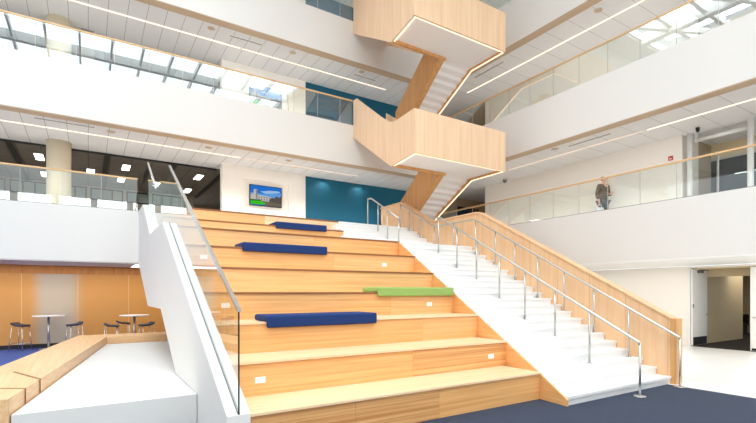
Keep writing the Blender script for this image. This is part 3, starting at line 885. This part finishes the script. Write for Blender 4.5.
# ------------------------------------------------------------------ ceiling lights, grilles, speakers
def linear(axis, fixed, a0, a1, z, wd, mat, label):
    if axis == 'x': loc = ((a0 + a1) / 2, fixed, z)
    else: loc = (fixed, (a0 + a1) / 2, z)
    r = empty('linear_ceiling_light', loc, label, 'ceiling light')
    m = MB(); h_ = MB()
    if axis == 'x':
        m.box(a0, a1, fixed - wd, fixed + wd, z - .012, z - .001); h_.box(a0, a1, fixed - wd - .012, fixed + wd + .012, z - .0045, z)
    else:
        m.box(fixed - wd, fixed + wd, a0, a1, z - .012, z - .001); h_.box(fixed - wd - .012, fixed + wd + .012, a0, a1, z - .0045, z)
    h_.build('housing', 'white_paint', r); m.build('diffuser', mat, r)
linear('x', 16.7, -9, 4.67, CE[1], .035, 'led', 'long glowing line light in the ceiling over the lowest left balcony')
linear('x', 16.7, 4.9, 9.6, CE[1], .03, 'led_soft', 'faint line light in the ceiling above the wall screen on the first gallery')
linear('x', 16.7, -9, 4.67, CE[2], .035, 'led', 'long glowing line light in the ceiling over the second left balcony')
linear('x', 16.7, 4.75, 11.0, CE[2], .022, 'led', 'thinner glowing line light in the upper left ceiling near the hanging stair')
linear('y', 14.22, -4, 7.24, CE[1], .035, 'led', 'bright line light in the ceiling at the right edge above the glazed doorway')
linear('y', 14.22, 7.4, 12.6, CE[1], .03, 'led_soft', 'faint line light in the ceiling above the standing person')
linear('y', 14.25, -2, 15.0, CE[2], .028, 'led', 'line light in the ceiling over the upper right balcony')
linear('x', 16.7, 2, 11.0, CE[3], .045, 'led', 'line light in the topmost ceiling above the upper left balcony')

def diffuser(axis, fixed, a0, a1, z, label):
    r = empty('slot_diffuser', ((a0 + a1) / 2, fixed, z) if axis == 'x' else (fixed, (a0 + a1) / 2, z), label, 'air vent')
    f = MB(); s = MB(); wd = .05
    if axis == 'x':
        f.box(a0, a1, fixed - wd, fixed + wd, z - .008, z)
        for q in (-.022, .022): s.box(a0 + .02, a1 - .02, fixed + q - .012, fixed + q + .012, z - .012, z - .008)
    else:
        f.box(fixed - wd, fixed + wd, a0, a1, z - .008, z)
        for q in (-.022, .022): s.box(fixed + q - .012, fixed + q + .012, a0 + .02, a1 - .02, z - .012, z - .008)
    f.build('frame', 'white_paint', r); s.build('slot', 'slot', r)
diffuser('x', 15.95, -1.3, .2, CE[1], 'thin slot vent in the ceiling over the lowest left balcony')
diffuser('x', 16.05, 4.1, 5.3, CE[2], 'thin slot vent in the upper left ceiling above the wall screen')
diffuser('x', 16.2, 9.1, 10.2, CE[2], 'short dark slot vent in the upper left ceiling beside the hanging stair')
diffuser('y', 13.6, 8.0, 9.5, CE[1], 'thin slot vent in the ceiling above and left of the glowing line at right')
diffuser('y', 13.5, 12.2, 13.8, CE[2], 'thin slot vent in the upper right ceiling beside the hanging stair')

def speaker(x, y, z, label, r_=.13):
    r = empty('ceiling_speaker', (x, y, z), label, 'speaker')
    MB().cyl((x, y, z - .012), (x, y, z), r_, 28).build('rim', 'grey_plastic', r)
    MB().cyl((x, y, z - .015), (x, y, z - .012), r_ * .82, 28).build('grille', 'tan_trim', r)
SPK = [(.6, 16.1, CE[1], 'round ceiling speaker over the lowest left balcony, right of the slot vent'),
       (3.45, 16.1, CE[1], 'round ceiling speaker near the left end of the screen wall, first gallery'),
       (6.3, 16.1, CE[1], 'round ceiling speaker above the wall screen near the teal wall'),
       (3.5, 15.95, CE[2], 'round speaker in the upper left ceiling left of its slot vent'),
       (6.4, 15.95, CE[2], 'round speaker in the upper left ceiling right of its slot vent'),
       (9.3, 15.85, CE[2], 'small round speaker in the upper left ceiling by the hanging stair'),
       (13.55, 8.4, CE[2], 'round speaker in the upper right ceiling close to the top of the photo'),
       (13.45, 9.9, CE[1], 'round speaker in the lower right ceiling above the standing person')]
for s in SPK: speaker(*s)

# panel lights on the dark lounge ceiling
lr = None
grp = 'panel lights in the dark lounge'
pos = [(-1.58, 21.8, 'panel light left of the cream column, nearer row of the dark lounge'),
       (1.34, 21.75, 'panel light right of the cream column, nearer row of the dark lounge'),
       (4.22, 21.8, 'panel light nearest the white screen wall in the dark lounge'),
       (-1.6, 24.9, 'panel light half hidden left of the cream column, farther row'),
       (1.3, 24.2, 'panel light on the farther row, right of the cream column'),
       (4.3, 25.0, 'panel light on the farther row near the white screen wall'),
       (-4.5, 21.8, 'panel light in the nearer row at the far left edge'),
       (.1, 23.3, 'small panel light just right of the cream column'),
       (2.8, 24.3, 'panel light between the steel rails of the sloping balustrade')]
for x, y, lb in pos:
    if lr is None:
        lr = empty('panel_light', (x, y, CE[1] + .33), lb, 'ceiling light', grp); lr['_world'] = 0
        MB().box(-.15, .15, -.47, .47, -.03, 0).build('housing', 'white_paint', lr)
        MB().box(-.13, .13, -.45, .45, -.036, -.03).build('diffuser', 'lamp', lr)
    else:
        dup(lr, (x, y, CE[1] + .33), lb)

# ------------------------------------------------------------------ wall screens
def screen(zf, label):
    z0, z1 = zf + 1.155, zf + 1.975; x0, x1 = 5.38, 6.70; y = 17.85
    r = empty('wall_screen', ((x0 + x1) / 2, y + .1, z0), label, 'television')
    MB().box(x0, x1, y + .03, y + .12, z0, z1).build('housing', 'black', r, bevel=.006)
    sx0, sx1, sz0, sz1 = x0 + .025, x1 - .025, z0 + .025, z1 - .025
    E = lambda n, c, s=0.7: emit(n + str(round(zf)), c, s)
    s = MB().box(sx0, sx1, y + .024, y + .03, sz0, sz1).build('display', E('screen_sky', srgb(36, 112, 205)), r)
    W, Hh = sx1 - sx0, sz1 - sz0
    def q(name, pts, col, k):
        A = [(sx0 + u * W, y + .0235 - .0006 * k, sz0 + v * Hh) for u, v in pts]
        MB().prism(A, [(a, b + .0005, c_) for a, b, c_ in A]).build(name, E('screen_' + name, col), s)
    q('sky_haze', [(0, .35), (0, .62), (.4, .6), (1, .7), (1, .4)], srgb(96, 158, 222), 1)
    q('cloud', [(.3, .70), (.48, .62), (.7, .66), (.98, .74), (.9, .82), (.6, .80)], srgb(156, 192, 228), 2)
    q('castle', [(0, .24), (.0, .52), (.07, .54), (.07, .60), (.10, .60), (.10, .80), (.13, .78), (.16, .82), (.19, .78), (.22, .81), (.22, .52), (.45, .50), (.70, .46), (.70, .22)], srgb(190, 186, 178), 3)
    q('tower_side', [(.17, .30), (.17, .76), (.22, .78), (.22, .30)], srgb(140, 134, 128), 4)
    q('trees', [(.58, .16), (.62, .36), (.68, .46), (.76, .42), (.84, .56), (.92, .48), (1, .60), (1, .16)], srgb(92, 84, 80), 4)
    q('lawn', [(0, .02), (0, .22), (.3, .24), (.50, .12), (.42, .03)], srgb(62, 190, 40), 5)
    q('path', [(.42, 0), (.50, .12), (.3, .24), (.7, .20), (1, .15), (1, 0)], srgb(112, 104, 84), 5)
    q('hedge', [(0, .20), (0, .27), (.34, .28), (.34, .23)], srgb(40, 92, 40), 6)
    for i_ in range(5):
        for v_ in (.27, .38):
            q('facade_window', [(.25 + .085 * i_, v_), (.25 + .085 * i_, v_ + .06), (.285 + .085 * i_, v_ + .06), (.285 + .085 * i_, v_)], srgb(84, 96, 116), 6)
screen(L[1], 'wall screen showing a castle-like building under blue sky, above the seating')
screen(L[2], 'wall screen behind the glass guardrail on the second gallery')

# ------------------------------------------------------------------ seat pads
def pad(k, x0, x1, mat, label):
    Y = tiers[k-1][1]; Z = tiers[k-1][2]
    r = empty('seat_pad', ((x0 + x1) / 2, Y, Z), label, 'cushion')
    yo = Y - .027
    MB().box(x0, x1, yo + .002, yo + .58, Z + .001, Z + .10).build('top_pad', mat, r, bevel=.03, seg=3)
    MB().box(x0, x1, yo - .07, yo - .001, Z - .085, Z + .10).build('front_flap', mat, r, bevel=.03, seg=3)
    return r
PADS = [(8, 4.32, 5.85, 'blue_fabric', 'highest blue seat pad, small and below the wall screen'),
        (6, 2.63, 4.52, 'blue_fabric', 'blue seat pad two tiers below the highest one, medium in size'),
        (3, 2.28, 4.24, 'blue_fabric', 'large blue seat pad nearest the camera on the timber seating'),
        (4, 4.80, 6.76, 'green_fabric', 'lime green seat pad by the right end of the timber seating')]
for p in PADS: pad(*p)

# ------------------------------------------------------------------ right gallery: sign, camera, posts, glazed partition
sg = empty('alarm_sign', (15.59, 7.4, 6.2), 'small red square alarm plate on the white wall of the right gallery', 'sign')
MB().box(15.575, 15.6, 7.16, 7.30, 6.00, 6.14).build('plate', 'red', sg, bevel=.004)
MB().box(15.568, 15.575, 7.20, 7.26, 6.035, 6.065).build('strobe', 'plate', sg)
for y, lb in ((6.73, 'white post at the left of the glazed doorway on the right gallery'), (5.2, 'white post at the right edge of the photo on the right gallery')):
    for i in (1,):
        tag(MB().cyl((15.7, y, L[i]), (15.7, y, CE[i]), .075, 24).build('support_post', 'white_paint', loc=(15.7, y, L[i])), lb, 'post')
rb = empty('ceiling_roller', (15.9, 5.9, 6.5), 'white horizontal roller housing between the two posts of the right gallery', 'roller blind')
MB().cyl((15.9, 5.3, 6.52), (15.9, 6.6, 6.52), .06, 16).build('tube', 'white_paint', rb)
MB().box(15.84, 15.96, 6.6, 6.66, 6.44, 6.719).build('bracket', 'white_paint', rb)
MB().box(15.84, 15.96, 5.24, 5.30, 6.44, 6.719).build('bracket', 'white_paint', rb)
pg = empty('glass_partition', (17.65, 5.5, L[1]), 'dark glazed partition with slim frames at the right end of the gallery', 'partition')
MB().box(17.63, 17.65, 0.0, 6.97, L[1] + .05, 6.2).build('glass_pane', 'dark_glass', pg)
m = MB()
for y in (6.98, 6.72, 5.3, 3.8):
    m.box(17.6, 17.68, y - .03, y + .03, L[1], 6.26)
m.box(17.6, 17.68, 0, 7.0, 6.2, 6.265)
m.build('frame', 'grey_plastic', pg)
sbox('wall_right', 22.0, 22.2, -2.0, 9.0, L[1], CE[1], 'ceil_dark')
sbox('ceiling', 17.8, 22.0, -2.0, 9.0, 6.55, 6.6, 'dark_beam')
cm = empty('security_camera', (15.0, 13.9, 6.72), 'small grey dome camera on the ceiling beside the hanging stair', 'camera')
MB().cyl((15.2, 13.7, 6.66), (15.2, 13.7, 6.72), .11, 20).build('mount', 'grey_plastic', cm)
MB().cyl((15.2, 13.7, 6.55), (15.2, 13.7, 6.66), .05, 20, r2=.1).build('dome', 'slot', cm)
cm = empty('security_camera', (15.3, 6.35, 6.72), 'black box camera at the ceiling beside the white post', 'camera')
MB().box(15.26, 15.34, 6.31, 6.39, 6.64, 6.72).build('mount', 'black', cm)
MB().cyl((15.3, 6.35, 6.62), (15.1, 6.26, 6.57), .045, 14).build('lens_barrel', 'black', cm)
# dark doorway in the back of the right gallery corner
for xx, y0_, y1_, lb2 in ((18.6, 5.0, 6.95, 'nearer white line light inside the dark glazed room at right'), (21.4, 5.6, 7.6, 'farther white line light inside the dark glazed room at right')):
    lt = empty('linear_ceiling_light', (xx, (y0_ + y1_) / 2, 6.5), lb2, 'ceiling light')
    MB().box(xx - .06, xx + .06, y0_, y1_, 6.47, 6.5).build('housing', 'white_paint', lt)
    MB().box(xx - .05, xx + .05, y0_ + .02, y1_ - .02, 6.46, 6.47).build('diffuser', 'lamp', lt)
dw = bpy.data.objects.new('door_3', None); COL.objects.link(dw); dw.location = (17.0, 17.9, L[1]); struct(dw)
MB().box(16.3, 17.8, 17.86, 17.9, L[1], 6.3).build('door_panel', 'dark_beam', dw)

# ------------------------------------------------------------------ person on the right gallery
def limb_mesh(name, verts, edges, radii, mat, parent, sub=2, root=0):
    me = bpy.data.meshes.new(name); me.from_pydata(verts, edges, []); me.update()
    o = bpy.data.objects.new(name, me); COL.objects.link(o); o.parent = parent
    me.materials.append(M[mat])
    sk = o.modifiers.new('skin', 'SKIN'); sk.use_smooth_shade = True
    for i, v in enumerate(me.skin_vertices[0].data):
        r_ = radii[i]; v.radius = r_ if isinstance(r_, tuple) else (r_, r_); v.use_root = (i == root)
    ss = o.modifiers.new('sub', 'SUBSURF'); ss.levels = sub; ss.render_levels = sub
    return o
pe = empty('person', (15.10, 9.18, L[1]), 'person in a dark brown coat standing alone behind the glass of the right gallery', 'person')
# local frame: x right of the figure, -y where it faces
V = [(0,0,.95),(0,0,1.12),(0,-.01,1.30),(0,-.01,1.42),(0,-.03,1.50),(0,-.05,1.58),(0,-.055,1.66),
     (.10,0,.90),(.11,-.01,.50),(.11,.02,.10),(.11,-.10,.035),
     (-.10,0,.90),(-.11,-.04,.50),(-.11,.0,.10),(-.11,-.12,.035),
     (.17,-.01,1.38),(.23,.0,1.10),(.13,-.22,1.08),(.08,-.28,1.10),
     (-.17,-.01,1.38),(-.24,.02,1.10),(-.24,-.06,.86),(-.24,-.08,.78)]
E_ = [(0,1),(1,2),(2,3),(3,4),(4,5),(5,6),(0,7),(7,8),(8,9),(9,10),(0,11),(11,12),(12,13),(13,14),(3,15),(15,16),(16,17),(17,18),(3,19),(19,20),(20,21),(21,22)]
R_ = [(.15,.12),(.14,.11),(.16,.11),(.10,.08),.055,(.075,.09),(.06,.075),(.09,.09),.06,.042,(.045,.03),(.09,.09),.06,.042,(.045,.03),.065,.05,.036,.03,.065,.05,.036,.03]
limb_mesh('body', V, E_, R_, 'skin', pe, 2)
# coat
Vc = [(0,0,.74),(0,0,.98),(0,0,1.16),(0,-.01,1.32),(0,-.01,1.44),(.18,-.01,1.385),(.24,.0,1.10),(.15,-.20,1.08),(-.18,-.01,1.385),(-.25,.02,1.10),(-.25,-.05,.90)]
Ec = [(0,1),(1,2),(2,3),(3,4),(3,5),(5,6),(6,7),(3,8),(8,9),(9,10)]
Rc = [(.21,.16),(.19,.15),(.18,.14),(.20,.13),(.085,.075),.085,.068,.052,.085,.068,.052]
limb_mesh('coat', Vc, Ec, Rc, 'coat', pe, 2)
Vt = [(0,0,.86),(.10,0,.80),(.115,-.01,.50),(.115,.02,.12),(-.10,0,.80),(-.115,-.04,.50),(-.115,0,.12)]
Et = [(0,1),(1,2),(2,3),(0,4),(4,5),(5,6)]
limb_mesh('trousers', Vt, Et, [(.16,.13),.11,.085,.07,.11,.085,.07], 'trousers', pe, 2)
Vh = [(0,.0,1.56),(0,.02,1.64),(0,-.03,1.715)]
limb_mesh('hair', Vh, [(0,1),(1,2)], [(.075,.05),(.095,.08),(.09,.09)], 'hair', pe, 2)
# face details
m = MB()
for sx in (-.03, .03): m.cyl((sx, -.135, 1.625), (sx, -.148, 1.625), .010, 8)
m.build('eyes', 'black', pe)
for o in pe.children:
    if o.name.startswith('eyes'): o.data.transform(Matrix.Translation(Vector(pe.location)))
# fingers on both hands
def fingers(base, d, parent):
    for q in range(5):
        off = (-.024 + .012 * q)
        p0 = Vector(base) + Vector((off, 0, 0)); ln = (.045, .07, .075, .07, .055)[q]
        dd = Vector(d).normalized()
        if q == 0: dd = (dd + Vector((-.8, 0, 0))).normalized()
        p1 = p0 + dd * ln * .6; p2 = p1 + (dd + Vector((0, -.3, -.5))).normalized() * ln * .5
        m = MB().tube([p0, p1, p2], .008, 8)
        o = m.build('finger', 'skin', parent); o.data.transform(Matrix.Translation(Vector(parent.location)))
fingers((.08, -.30, 1.10), (0, -1, .1), pe)
fingers((-.24, -.085, .76), (0, -.1, -1), pe)
pe.rotation_euler.z = math.radians(-15)
bg_ = empty('tote_bag', (15.10, 9.18, L[1]), 'pale grey bag hanging from the hand of the person in the dark coat', 'bag')
bg_['_world'] = 0
A = [(-.44, -.17, .34), (-.06, -.17, .34), (-.06, -.03, .34), (-.44, -.03, .34)]
B = [(-.40, -.14, .62), (-.10, -.14, .62), (-.10, -.06, .62), (-.40, -.06, .62)]
MB().prism(A, B).build('bag_body', 'bag', bg_, bevel=.02)
MB().tube([(-.34, -.10, .60), (-.30, -.10, .70), (-.24, -.09, .73), (-.18, -.10, .70), (-.14, -.10, .60)], .010, 8).build('bag_handle', 'bag', bg_)
bg_.rotation_euler.z = pe.rotation_euler.z

for o in bpy.data.objects:
    if '_world' in o: del o['_world']
